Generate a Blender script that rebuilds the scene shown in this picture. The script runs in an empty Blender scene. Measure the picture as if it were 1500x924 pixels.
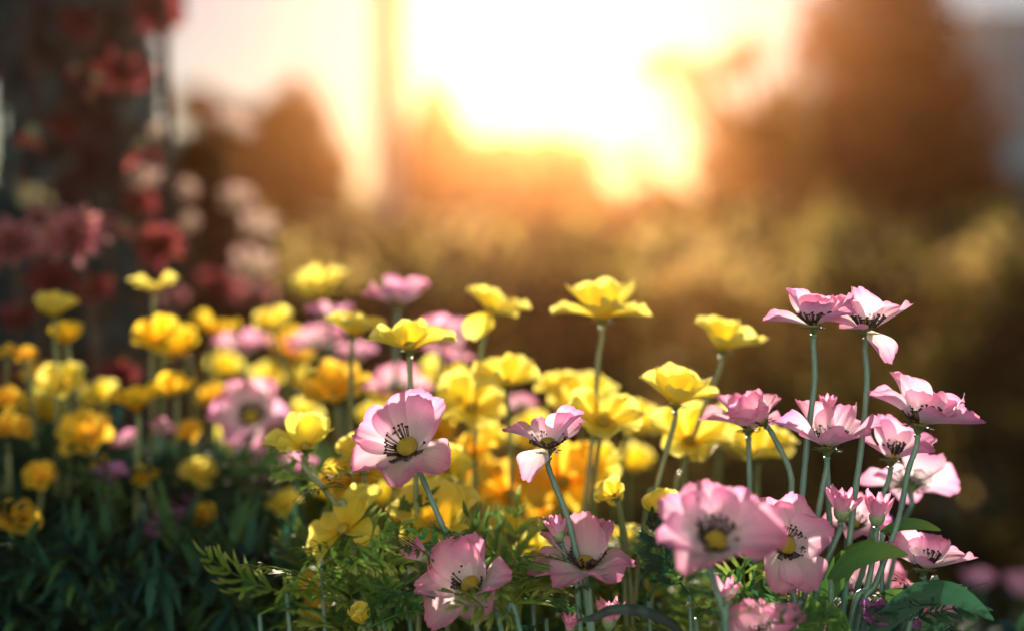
import bpy, math, random
from math import sin, cos, pi, radians, sqrt
from mathutils import Vector, Matrix, Euler, Quaternion, noise
random.seed(7)
S = bpy.context.scene
COL = S.collection
# ---------------------------------------------------------------- camera
F = 50/36*1500                    # focal length in photograph pixels
HOR = 345                         # row of the horizon
PITCH = math.atan((462-HOR)/F)
CAM = Vector((0, 0, 0.62))
FW = Vector((0, cos(PITCH), -sin(PITCH))); UP = Vector((0, sin(PITCH), cos(PITCH))); RT = Vector((1, 0, 0))
def P(x, y, Z):
    return CAM + Z*(FW + RT*((x-750)/F) + UP*((462-y)/F))
cam = bpy.data.cameras.new('camera'); co = bpy.data.objects.new('camera', cam); COL.objects.link(co)
co.location = CAM; co.rotation_euler = (pi/2-PITCH, 0, 0)
cam.lens = 50; cam.sensor_width = 36; cam.clip_start = 0.02; cam.clip_end = 500
cam.dof.use_dof = True; cam.dof.focus_distance = 0.75; cam.dof.aperture_fstop = 2.0
S.camera = co
# ---------------------------------------------------------------- light
sd = (P(800, 35, 1)-CAM).normalized()
elev = math.asin(sd.z); azim = math.atan2(sd.x, sd.y)
W = bpy.data.worlds.new('World'); S.world = W; W.use_nodes = True
nt = W.node_tree; bg = nt.nodes['Background']
sky = nt.nodes.new('ShaderNodeTexSky'); sky.sky_type = 'NISHITA'; sky.sun_disc = False
sky.sun_elevation = elev; sky.sun_rotation = azim
sky.altitude = 3300; sky.air_density = 1.5; sky.dust_density = 0.3; sky.ozone_density = 2.0
nt.links.new(sky.outputs[0], bg.inputs[0]); bg.inputs[1].default_value = 0.05
sl = bpy.data.lights.new('sun', 'SUN'); so = bpy.data.objects.new('sun', sl); COL.objects.link(so)
sl.energy = 5.0; sl.angle = radians(0.6); sl.color = (1, .85, .66)
so.rotation_euler = (-sd).to_track_quat('-Z', 'Y').to_euler(); so.location = (0, 5, 6)
S.view_settings.view_transform = 'Standard'; S.view_settings.look = 'None'
S.view_settings.exposure = 1.1; S.view_settings.gamma = 1; S.view_settings.use_curve_mapping = False
S.render.engine = 'CYCLES'
S.cycles.use_denoising = True; S.cycles.max_bounces = 8; S.cycles.transmission_bounces = 6
S.cycles.diffuse_bounces = 4; S.cycles.volume_bounces = 0; S.cycles.sample_clamp_indirect = 6
HAZE_D, HAZE_G = 0.0038, 0.918
# ---------------------------------------------------------------- materials
def newmat(name):
    m = bpy.data.materials.new(name); m.use_nodes = True
    n = m.node_tree.nodes; n.clear()
    return m, n, m.node_tree.links
def ramp(n, stops):
    r = n.new('ShaderNodeValToRGB'); e = r.color_ramp.elements
    while len(e) < len(stops): e.new(.5)
    for q, (p, c) in zip(e, stops): q.position = p; q.color = (*c, 1)
    return r
def thin(name, stops, trans=.66, vary=.12, rough=.6, vein=.5, uvscale=26, spots=.25, tint=(1, 1, 1), hue=.012):
    """thin petal or leaf: colour runs base to tip along v, veins across u"""
    m, n, l = newmat(name)
    uv = n.new('ShaderNodeUVMap'); uv.uv_map = 'UVMap'
    sp = n.new('ShaderNodeSeparateXYZ'); l.new(uv.outputs[0], sp.inputs[0])
    mp = n.new('ShaderNodeMapping'); mp.inputs['Scale'].default_value = (uvscale, 1.6, 1); l.new(uv.outputs[0], mp.inputs[0])
    oi = n.new('ShaderNodeObjectInfo')
    ad = n.new('ShaderNodeVectorMath'); l.new(mp.outputs[0], ad.inputs[0]); 
    cr = n.new('ShaderNodeCombineXYZ'); l.new(oi.outputs['Random'], cr.inputs[2])
    sc = n.new('ShaderNodeVectorMath'); sc.operation = 'SCALE'; sc.inputs[3].default_value = 37; l.new(cr.outputs[0], sc.inputs[0])
    l.new(sc.outputs[0], ad.inputs[1])
    vn = n.new('ShaderNodeTexNoise'); vn.inputs['Scale'].default_value = 1; vn.inputs['Detail'].default_value = 3; l.new(ad.outputs[0], vn.inputs[0])
    gc = n.new('ShaderNodeTexCoord')
    bn = n.new('ShaderNodeTexNoise'); bn.inputs['Scale'].default_value = 3; bn.inputs['Detail'].default_value = 5
    ad2 = n.new('ShaderNodeVectorMath'); l.new(uv.outputs[0], ad2.inputs[0]); l.new(sc.outputs[0], ad2.inputs[1]); l.new(ad2.outputs[0], bn.inputs[0])
    # v + noise -> ramp
    a = n.new('ShaderNodeMath'); a.operation = 'MULTIPLY_ADD'; a.inputs[1].default_value = spots; l.new(bn.outputs[0], a.inputs[0]); 
    b = n.new('ShaderNodeMath'); b.operation = 'SUBTRACT'; l.new(sp.outputs[1], b.inputs[0]); b.inputs[1].default_value = spots/2; l.new(b.outputs[0], a.inputs[2])
    a2 = n.new('ShaderNodeMath'); a2.operation = 'MULTIPLY_ADD'; a2.inputs[1].default_value = vein*.35; l.new(vn.outputs[0], a2.inputs[0]); l.new(a.outputs[0], a2.inputs[2])
    a3 = n.new('ShaderNodeMath'); a3.operation = 'SUBTRACT'; l.new(a2.outputs[0], a3.inputs[0]); a3.inputs[1].default_value = vein*.175
    r = ramp(n, stops); l.new(a3.outputs[0], r.inputs[0])
    hs = n.new('ShaderNodeHueSaturation'); l.new(r.outputs[0], hs.inputs['Color'])
    mr = n.new('ShaderNodeMapRange'); mr.inputs[3].default_value = 1-vary; mr.inputs[4].default_value = 1+vary; l.new(oi.outputs['Random'], mr.inputs[0]); l.new(mr.outputs[0], hs.inputs['Value'])
    wr = n.new('ShaderNodeMath'); wr.operation = 'MULTIPLY'; wr.inputs[1].default_value = 7.31; l.new(oi.outputs['Random'], wr.inputs[0])
    fr = n.new('ShaderNodeMath'); fr.operation = 'FRACT'; l.new(wr.outputs[0], fr.inputs[0])
    mh = n.new('ShaderNodeMapRange'); mh.inputs[3].default_value = .5-hue; mh.inputs[4].default_value = .5+hue; l.new(fr.outputs[0], mh.inputs[0]); l.new(mh.outputs[0], hs.inputs['Hue'])
    bp = n.new('ShaderNodeBump'); bp.inputs['Strength'].default_value = .35*vein; bp.inputs['Distance'].default_value = .0012; l.new(vn.outputs[0], bp.inputs['Height'])
    pr = n.new('ShaderNodeBsdfPrincipled'); l.new(hs.outputs[0], pr.inputs['Base Color']); pr.inputs['Roughness'].default_value = rough
    pr.inputs['Specular IOR Level'].default_value = .2; l.new(bp.outputs[0], pr.inputs['Normal'])
    tr = n.new('ShaderNodeBsdfTranslucent'); l.new(hs.outputs[0], tr.inputs[0]); l.new(bp.outputs[0], tr.inputs['Normal'])
    mx = n.new('ShaderNodeMixShader'); mx.inputs[0].default_value = trans; l.new(pr.outputs[0], mx.inputs[1]); l.new(tr.outputs[0], mx.inputs[2])
    o = n.new('ShaderNodeOutputMaterial'); l.new(mx.outputs[0], o.inputs[0])
    return m
def solid(name, c1, c2, scale=40, rough=.6, bump=.3, dist=.002, spec=.4, stretch=(1, 1, 1)):
    m, n, l = newmat(name)
    tc = n.new('ShaderNodeTexCoord'); mp = n.new('ShaderNodeMapping'); mp.inputs['Scale'].default_value = stretch; l.new(tc.outputs['Object'], mp.inputs[0])
    nz = n.new('ShaderNodeTexNoise'); nz.inputs['Scale'].default_value = scale; nz.inputs['Detail'].default_value = 6; l.new(mp.outputs[0], nz.inputs[0])
    r = ramp(n, [(.35, c1), (.68, c2)]); l.new(nz.outputs[0], r.inputs[0])
    bp = n.new('ShaderNodeBump'); bp.inputs['Strength'].default_value = bump; bp.inputs['Distance'].default_value = dist; l.new(nz.outputs[0], bp.inputs['Height'])
    pr = n.new('ShaderNodeBsdfPrincipled'); l.new(r.outputs[0], pr.inputs['Base Color']); pr.inputs['Roughness'].default_value = rough
    pr.inputs['Specular IOR Level'].default_value = spec; l.new(bp.outputs[0], pr.inputs['Normal'])
    o = n.new('ShaderNodeOutputMaterial'); l.new(pr.outputs[0], o.inputs[0])
    return m
def leafmass(name, cols, trans=.45):
    """small leaves of a mass: the colour of each leaf comes from its own random face value"""
    m, n, l = newmat(name)
    at = n.new('ShaderNodeAttribute'); at.attribute_name = 'leaf_tone'
    r = ramp(n, [(i/(len(cols)-1), c) for i, c in enumerate(cols)]); l.new(at.outputs['Fac'], r.inputs[0])
    pr = n.new('ShaderNodeBsdfPrincipled'); l.new(r.outputs[0], pr.inputs['Base Color']); pr.inputs['Roughness'].default_value = .65; pr.inputs['Specular IOR Level'].default_value = .12
    tr = n.new('ShaderNodeBsdfTranslucent'); l.new(r.outputs[0], tr.inputs[0])
    mx = n.new('ShaderNodeMixShader'); mx.inputs[0].default_value = trans; l.new(pr.outputs[0], mx.inputs[1]); l.new(tr.outputs[0], mx.inputs[2])
    o = n.new('ShaderNodeOutputMaterial'); l.new(mx.outputs[0], o.inputs[0])
    return m
M = {}
M['pink'] = thin('pink_petal', [(.0, (.84, .78, .62)), (.25, (.92, .80, .84)), (.55, (.90, .60, .74)), (.85, (.86, .40, .60)), (1, (.78, .26, .48))], hue=.02, vein=.8, trans=.7)
M['violet'] = thin('violet_petal', [(.0, (.7, .6, .6)), (.3, (.68, .42, .66)), (.8, (.50, .20, .50)), (1, (.36, .12, .38))])
M['purple'] = thin('purple_petal', [(.0, (.3, .15, .4)), (1, (.12, .06, .30))])
M['yellow'] = thin('yellow_petal', [(.0, (.88, .52, .03)), (.3, (.93, .76, .09)), (.9, (.93, .82, .17)), (1, (.92, .84, .26))], hue=.008, vary=.06, trans=.7, vein=.9)
M['orange'] = thin('orange_petal', [(.0, (.84, .30, .01)), (.35, (.92, .56, .04)), (1, (.93, .66, .08))], hue=.01, trans=.7)
M['amber'] = thin('amber_petal', [(.0, (.84, .36, .01)), (.35, (.92, .60, .03)), (1, (.93, .70, .06))], hue=.01, trans=.7)
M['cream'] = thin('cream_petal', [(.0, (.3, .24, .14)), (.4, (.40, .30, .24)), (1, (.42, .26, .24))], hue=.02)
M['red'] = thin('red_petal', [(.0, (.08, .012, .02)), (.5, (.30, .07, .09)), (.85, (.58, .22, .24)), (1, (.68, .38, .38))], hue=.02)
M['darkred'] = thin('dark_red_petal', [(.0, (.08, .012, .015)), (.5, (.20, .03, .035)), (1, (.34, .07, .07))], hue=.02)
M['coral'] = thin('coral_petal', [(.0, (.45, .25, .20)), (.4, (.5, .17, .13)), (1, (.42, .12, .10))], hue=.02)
M['disc'] = solid('yellow_disc', (.30, .22, .02), (.80, .60, .06), 1400, .75, .9, .001)
M['disc_dark'] = solid('dark_disc', (.05, .008, .008), (.14, .02, .015), 500, .8, .9, .001)
M['stamen'] = solid('stamen_black', (.008, .009, .014), (.02, .018, .022), 300, .5)
M['sepal'] = solid('sepal_green', (.05, .11, .035), (.10, .17, .06), 300, .55)
M['budgreen'] = solid('bud_green', (.12, .22, .10), (.26, .34, .18), 220, .5)
M['stem'] = solid('stem_green', (.06, .15, .12), (.12, .24, .18), 120, .42, .2, .0005, .5, (1, 1, .15))
M['stem_pale'] = solid('pale_stem', (.12, .17, .07), (.22, .25, .12), 120, .45, .2, .0005, .5, (1, 1, .15))
M['leaf'] = thin('divided_leaf', [(.0, (.03, .12, .04)), (.5, (.06, .20, .05)), (1, (.20, .34, .09))], trans=.4, vary=.35, vein=.7, hue=.03)
M['leaf_yellow'] = thin('yellow_green_leaf', [(.0, (.08, .18, .03)), (.5, (.20, .34, .05)), (1, (.46, .50, .16))], trans=.4, vary=.3, vein=.7, hue=.02)
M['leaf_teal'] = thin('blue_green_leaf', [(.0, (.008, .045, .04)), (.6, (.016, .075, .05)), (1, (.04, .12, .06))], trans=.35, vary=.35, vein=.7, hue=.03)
M['leaf_broad'] = thin('broad_leaf', [(.0, (.03, .09, .02)), (.5, (.045, .15, .03)), (1, (.14, .24, .05))], trans=.35, vary=.15, vein=1, rough=.4)
M['leaf_dark'] = thin('dark_broad_leaf', [(.0, (.015, .06, .03)), (.6, (.02, .09, .045)), (1, (.04, .14, .07))], trans=.3, vary=.05, vein=1, rough=.4)
M['blade'] = thin('dark_blade_leaf', [(.0, (.012, .03, .028)), (1, (.015, .035, .03))], trans=.2, vary=.05, rough=.35)
M['bark'] = solid('bark', (.045, .028, .018), (.11, .075, .05), 14, .85, .8, .02)
M['soil'] = solid('soil', (.018, .014, .011), (.05, .038, .028), 9, 1, .9, .02, 0)
M['grassy'] = solid('ground_surface', (.035, .04, .015), (.06, .06, .03), 1.5, 1, .6, .03, 0)
M['pole'] = solid('pole_paint', (.42, .40, .36), (.55, .52, .47), 5, .5, .1)
M['wood'] = solid('pale_wood', (.35, .24, .13), (.50, .36, .22), 8, .7, .3, .003, .4, (1, 1, .1))
M['darkmetal'] = solid('dark_post_paint', (.012, .016, .018), (.03, .034, .035), 30, .9, .3, .002, .05)
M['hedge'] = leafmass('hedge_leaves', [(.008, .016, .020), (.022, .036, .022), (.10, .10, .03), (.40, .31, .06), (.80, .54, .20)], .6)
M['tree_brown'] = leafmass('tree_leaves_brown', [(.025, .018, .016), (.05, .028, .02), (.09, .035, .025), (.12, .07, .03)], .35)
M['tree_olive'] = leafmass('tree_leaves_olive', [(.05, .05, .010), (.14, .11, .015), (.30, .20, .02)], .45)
M['dark_leaves'] = leafmass('dark_leaves', [(.004, .020, .038), (.010, .045, .062), (.05, .12, .13), (.07, .03, .035)], .25)
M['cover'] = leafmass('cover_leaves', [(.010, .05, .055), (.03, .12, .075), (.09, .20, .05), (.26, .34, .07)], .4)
M['carpaint'] = solid('white_car_paint', (.72, .72, .72), (.78, .78, .77), 2, .25, .02, .001, .6)
M['teal_wall'] = solid('blue_cladding', (.05, .52, .70), (.07, .58, .76), .7, .45, .1, .01)
M['tower_glass'] = solid('tower_window_glass', (.03, .30, .44), (.04, .36, .50), 1, .15, .02)
M['trim'] = solid('roof_trim', (.2, .3, .33), (.25, .35, .38), 3, .5)
# ---------------------------------------------------------------- mesh helpers
def mk(name, V, Fa, mat, UV=None, smooth=True, tone=None):
    me = bpy.data.meshes.new(name); me.from_pydata([tuple(v) for v in V], [], Fa)
    if UV:
        ul = me.uv_layers.new(name='UVMap')
        for p in me.polygons:
            for li, vi in zip(p.loop_indices, p.vertices): ul.data[li].uv = UV[vi]
    if tone is not None:
        a = me.attributes.new('leaf_tone', 'FLOAT', 'FACE'); a.data.foreach_set('value', tone)
    me.materials.append(mat)
    if smooth: me.polygons.foreach_set('use_smooth', [True]*len(me.polygons))
    me.update(); return me
def link(name, data, parent=None, loc=None, mat=None):
    o = bpy.data.objects.new(name, data); COL.objects.link(o)
    if parent: o.parent = parent
    if mat is not None: o.matrix_local = mat
    elif loc is not None: o.location = loc
    return o
def tag(o, label, cat, group=None):
    o['label'] = label; o['category'] = cat
    if group: o['group'] = group
    return o
def root(name, loc, label, cat, group=None):
    return tag(link(name, None, None, loc), label, cat, group)
def tube(pts, rad, n=8, V=None, Fa=None):
    V = [] if V is None else V; Fa = [] if Fa is None else Fa
    b = len(V); u = None
    for i, p in enumerate(pts):
        t = (pts[min(i+1, len(pts)-1)]-pts[max(i-1, 0)]).normalized()
        if u is None: u = t.orthogonal().normalized()
        u = (u-t*u.dot(t)).normalized(); w = t.cross(u)
        r = rad[i] if isinstance(rad, (list, tuple)) else rad
        for k in range(n):
            a = 2*pi*k/n; V.append(p+u*cos(a)*r+w*sin(a)*r)
    for i in range(len(pts)-1):
        for k in range(n):
            Fa.append((b+i*n+k, b+i*n+(k+1) % n, b+(i+1)*n+(k+1) % n, b+(i+1)*n+k))
    Fa.append(tuple(b+k for k in reversed(range(n)))); Fa.append(tuple(b+(len(pts)-1)*n+k for k in range(n)))
    return V, Fa
def spline(pts, k=7):
    out = []; Q = [pts[0]*2-pts[1]]+list(pts)+[pts[-1]*2-pts[-2]]
    for i in range(1, len(Q)-2):
        a, b, c, d = Q[i-1:i+3]
        for j in range(k):
            t = j/k
            out.append(.5*((2*b)+(c-a)*t+(2*a-5*b+4*c-d)*t*t+(3*b-a-3*c+d)*t**3))
    out.append(pts[-1].copy()); return out
def lathe(prof, n=20, bump=0, seed=0):
    V, Fa = [], []
    for (r, z) in prof:
        for k in range(n):
            a = 2*pi*k/n; p = Vector((r*cos(a), r*sin(a), z))
            if bump: p *= 1+bump*noise.noise(p*900+Vector((seed, 0, 0)))
            V.append(p)
    for i in range(len(prof)-1):
        for k in range(n): Fa.append((i*n+k, i*n+(k+1) % n, (i+1)*n+(k+1) % n, (i+1)*n+k))
    return V, Fa
def box(V, Fa, x0, x1, y0, y1, z0, z1):
    b = len(V)
    V += [Vector(p) for p in ((x0,y0,z0),(x1,y0,z0),(x1,y1,z0),(x0,y1,z0),(x0,y0,z1),(x1,y0,z1),(x1,y1,z1),(x0,y1,z1))]
    Fa += [tuple(b+i for i in f) for f in ((0,3,2,1),(4,5,6,7),(0,1,5,4),(1,2,6,5),(2,3,7,6),(3,0,4,7))]
# ---------------------------------------------------------------- petals (unit length 1 along +X, up +Z)
def petal_geo(seed, wid=.82, curl=.5, fold=.25, serr=.035, ripple=.05, nu=18, nv=14, tipw=.72, pk=.68, base=.16, notch=0.):
    rr = random.Random(seed); ph = [rr.uniform(0, 6.28) for _ in range(6)]; tw = rr.uniform(-.25, .25); bend = rr.uniform(-.12, .12)
    V, UVs = [], []; r = z = 0.; rows = []
    for j in range(nv+1):
        v = j/nv; th = curl*.5-curl*v*1.1+.12*sin(3*v+ph[0])
        rows.append((r, z, th)); r += cos(th)/nv; z += sin(th)/nv
    for j in range(nv+1):
        v = j/nv; r, z, th = rows[j]
        w = base+(1-base)*sin(min(v/pk, 1)*pi/2)**1.15 if v < pk else 1-(1-tipw)*((v-pk)/(1-pk))**2
        w *= wid/2
        for i in range(nu+1):
            u = i/nu*2-1
            back = .30*abs(u)**2.4*v**2
            sr = serr*(sin(u*9+ph[1])+.7*sin(u*17+ph[2])+.6*sin(u*31+ph[3]))*v**5 - notch*math.exp(-(u/.22)**2)*v**4
            d = -back+sr
            y = u*w*(1+.05*sin(v*7+ph[4]))+bend*v*v
            nn = fold*(u*u-.3)*w*1.6*(.4+v*.6)+ripple*sin(u*5+ph[5]+v*4)*v*v*abs(u)**.5+tw*u*w*v
            nn += .007*sin(u*14+ph[2])*v
            V.append(Vector((r+d*cos(th)-nn*sin(th), y, z+d*sin(th)+nn*cos(th)))); UVs.append((i/nu, v))
    Fa = [(j*(nu+1)+i, j*(nu+1)+i+1, (j+1)*(nu+1)+i+1, (j+1)*(nu+1)+i) for j in range(nv) for i in range(nu)]
    return V, Fa, UVs
PET = {}
def petals(kind, matk, n, **kw):
    PET[kind] = [mk('petal', *petal_geo(hash(kind) % 1000 * 0+len(kind)*100+s+ord(kind[0]), **kw)[:2], M[matk], petal_geo(len(kind)*100+s+ord(kind[0]), **kw)[2]) for s in range(n)]
petals('pink', 'pink', 12, wid=.93, curl=.55, fold=.35, serr=.017, ripple=.045, nu=34)
petals('violet', 'violet', 3, wid=.86, curl=.55, fold=.3, serr=.015)
petals('purple', 'purple', 2, wid=.7, curl=.3, fold=.3, serr=.01)
petals('yellow', 'yellow', 8, wid=.95, curl=.65, fold=.3, serr=.015, ripple=.08, notch=.05, tipw=.8, nu=20)
petals('orange', 'orange', 4, wid=.95, curl=.65, fold=.3, serr=.015, ripple=.08, notch=.05, tipw=.8)
petals('amber', 'amber', 4, wid=.95, curl=.65, fold=.3, serr=.015, ripple=.08, notch=.05, tipw=.8)
petals('cream', 'cream', 3, wid=.7, curl=.5, fold=.4)
petals('red', 'red', 4, wid=.34, curl=.6, fold=.5, nu=6, nv=7, serr=0)
petals('darkred', 'darkred', 4, wid=.4, curl=.7, fold=.5, nu=6, nv=7, serr=0)
petals('coral', 'coral', 3, wid=.6, curl=-.3, fold=.6, nu=8, nv=8, serr=0)
petals('bud', 'pink', 5, wid=.42, curl=-.25, fold=.9, nu=10, nv=10, serr=.03, tipw=.6)
petals('budyellow', 'yellow', 3, wid=.6, curl=-.5, fold=.9, nu=10, nv=10, serr=.02)
# flower centre pieces, unit = petal length
def centre_meshes():
    V, Fa = lathe([(.001, .215), (.05, .212), (.10, .195), (.145, .165), (.165, .12), (.155, .07), (.10, .02), (.001, -.01)], 24)
    pf = [(.001, .215), (.03, .2145), (.055, .211), (.08, .204), (.10, .195), (.12, .184), (.137, .171), (.15, .155), (.16, .137), (.166, .117), (.164, .095), (.155, .07), (.10, .02), (.001, -.01)]
    V, Fa = lathe(pf, 56)
    V = [v*(1+.07*noise.noise(v*22)+.13*noise.noise(v*75)) for v in V]
    disc = mk('flower_centre', V, Fa, M['disc'])
    disc_y = mk('flower_centre', [Vector((v.x*.75, v.y*.75, v.z*.8)) for v in V], Fa, M['disc'])
    disc_d = mk('flower_centre', [Vector((v.x*2.3, v.y*2.3, v.z*1.8)) for v in V], Fa, M['disc_dark'])
    st = []
    for el in (28, 45, 65):
        V, Fa = [], []; rr = random.Random(3)
        for k in range(58):
            a = 2*pi*k/58+rr.uniform(-.06, .06); ll = rr.uniform(.24, .34); e = radians(el+rr.uniform(-2, 16))
            d = Vector((cos(a), sin(a), 0)); p0 = d*.12+Vector((0, 0, .04)); g_ = d*cos(e)+Vector((0, 0, sin(e)))
            p1 = p0+g_*ll*.55+d*.015; p2 = p0+g_*ll
            tube([p0, p1, p2], [.012, .010, .009], 4, V, Fa)
            q = Vector((-sin(a), cos(a), .3)).normalized()*.022
            tube([p2-q, p2, p2+q], [.010, .024, .010], 5, V, Fa)
        b = len(V); e = radians(el+2)
        for k in range(24):
            a = 2*pi*k/24; d = Vector((cos(a), sin(a), 0)); w = .12+.03*sin(a*7)
            V += [d*.12+Vector((0, 0, .035)), d*(.12+w*cos(e))+Vector((0, 0, .045+w*sin(e)))]
        for k in range(24):
            c = (k+1) % 24; Fa.append((b+2*k, b+2*k+1, b+2*c+1, b+2*c))
        st.append(mk('stamen_ring', V, Fa, M['stamen']))
    # calyx : cup with pointed sepals
    V, Fa = lathe([(.035, -.16), (.06, -.12), (.085, -.07), (.13, -.035), (.16, -.02)], 20)
    b = len(V)
    for k in range(8):
        a = 2*pi*k/8; d = Vector((cos(a), sin(a), 0)); t = Vector((-sin(a), cos(a), 0))
        V += [d*.14-t*.06+Vector((0,0,-.03)), d*.14+t*.06+Vector((0,0,-.03)), d*.30+Vector((0,0,-.035+.01*(k % 3))), d*.2+Vector((0,0,-.05))]
        Fa += [(b, b+3, b+2), (b+3, b+1, b+2)]; b += 4
    cx = mk('calyx', V, Fa, M['sepal'])
    V, Fa = lathe([(.03, -.12), (.09, -.10), (.19, -.02), (.26, .10), (.29, .24), (.27, .36), (.255, .36), (.27, .24)], 20)
    V = [v+Vector((0, 0, .05*abs(sin(4*math.atan2(v.y, v.x))) if v.z > .3 else 0)) for v in V]
    bc = mk('bud_cup', V, Fa, M['budgreen'])
    return disc, disc_y, disc_d, st, cx, bc
DISC, DISC_Y, DISC_D, STAM, CALYX, BUDCUP = centre_meshes()
# ---------------------------------------------------------------- leaves
def lance(V, Fa, UVs, p, d, nrm, L, w, droop, v0=.0, v1=1., n=6, fold=.25):
    d = d.normalized(); s = d.cross(nrm).normalized(); b = len(V); q = p.copy(); dd = d.copy()
    for i in range(n+1):
        t = i/n; ww = w*(sin(pi*min(.04+t*.96, 1))**.8)*(1-.25*t)+.0002
        up = s.cross(dd).normalized()
        for k in (-1, 0, 1):
            V.append(q+s*k*ww+up*(abs(k)*ww*fold)); UVs.append(((k+1)/2, v0+(v1-v0)*t))
        q = q+dd*L/n; dd = (dd-Vector((0, 0, 1))*droop/n).normalized()
    for i in range(n):
        for k in (0, 1): Fa.append((b+i*3+k, b+i*3+k+1, b+i*3+4+k, b+i*3+3+k))
def divided_leaf(seed, L=1., pairs=6, wl=.035, mat='leaf', droop=.5):
    """finely cut leaf: a rib along +X with paired narrow lobes, themselves forked"""
    rr = random.Random(seed); V, Fa, UVs = [], [], []
    rib = []; q = Vector(); dd = Vector((1, 0, .35)).normalized()
    for i in range(13):
        rib.append((q.copy(), dd.copy())); q += dd*L/12; dd = (dd-Vector((0, 0, 1))*droop/12+Vector((0, rr.uniform(-.05, .05), 0))).normalized()
    tv, tf = tube([r[0] for r in rib], [.012*(1-i/15) for i in range(13)], 4)
    V += tv; Fa += tf; UVs += [(.5, .3)]*len(tv)
    for k in range(pairs):
        t = .22+.7*k/(pairs-1)+rr.uniform(-.03, .03); i = min(int(t*12), 12); p, d = rib[i]
        ll = .46*sin(pi*(.18+.72*t))*L*rr.uniform(.8, 1.15)
        for s in (-1, 1):
            side = d.cross(Vector((0, 0, 1))).normalized()*s
            a = (d*.75+side*rr.uniform(.7, 1.1)+Vector((0, 0, rr.uniform(-.1, .35)))).normalized()
            lance(V, Fa, UVs, p, a, Vector((0, 0, 1)), ll, wl*L, rr.uniform(.2, .9), .15, 1)
            for f in (.35, .6):
                b2 = (a+(d if rr.random() < .6 else side)*rr.uniform(.5, .9)*(1 if rr.random() < .7 else -1)).normalized()
                lance(V, Fa, UVs, p+a*ll*f, b2, Vector((0, 0, 1)), ll*.45, wl*L*.75, rr.uniform(.2, .8), .3, 1, 4)
    lance(V, Fa, UVs, rib[-1][0], rib[-1][1], Vector((0, 0, 1)), .25*L, wl*L, .4, .3, 1)
    return mk('leaf', V, Fa, M[mat], UVs)
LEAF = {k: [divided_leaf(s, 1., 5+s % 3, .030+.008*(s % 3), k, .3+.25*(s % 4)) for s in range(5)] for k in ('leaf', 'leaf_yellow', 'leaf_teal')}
def frame(axis, roll=0.):
    return axis.normalized().to_track_quat('Z', 'Y').to_matrix().to_4x4() @ Matrix.Rotation(roll, 4, 'Z')
G = {'pink': 'pink poppy-like flowers on thin blue-green stems', 'yellow': 'yellow flowers of the bed', 'bud': 'pink buds among the flowers',
     'orange': 'orange flowers of the bed', 'violet': 'violet-pink flowers low on the left', 'budyellow': 'small yellow buds', 'cream': 'pale flowers beside the dark climbers',
     'red': 'red round flowers on the left', 'darkred': 'red round flowers on the left', 'coral': 'hanging red bells on the left', 'purple': 'purple flowers'}
NAMES = {'pink': 'pink_flower', 'yellow': 'yellow_flower', 'bud': 'pink_bud', 'orange': 'orange_flower', 'violet': 'violet_flower', 'budyellow': 'yellow_bud',
         'cream': 'pale_flower', 'red': 'red_flower', 'darkred': 'red_flower', 'coral': 'hanging_bloom', 'purple': 'purple_flower'}
def limit(x):      # highest row the leaves of the bed reach at column x of the photograph
    if x < 160: return 640
    if x < 480: return 660
    if x < 1000: return 770
    return 850
NF = 0
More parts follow.
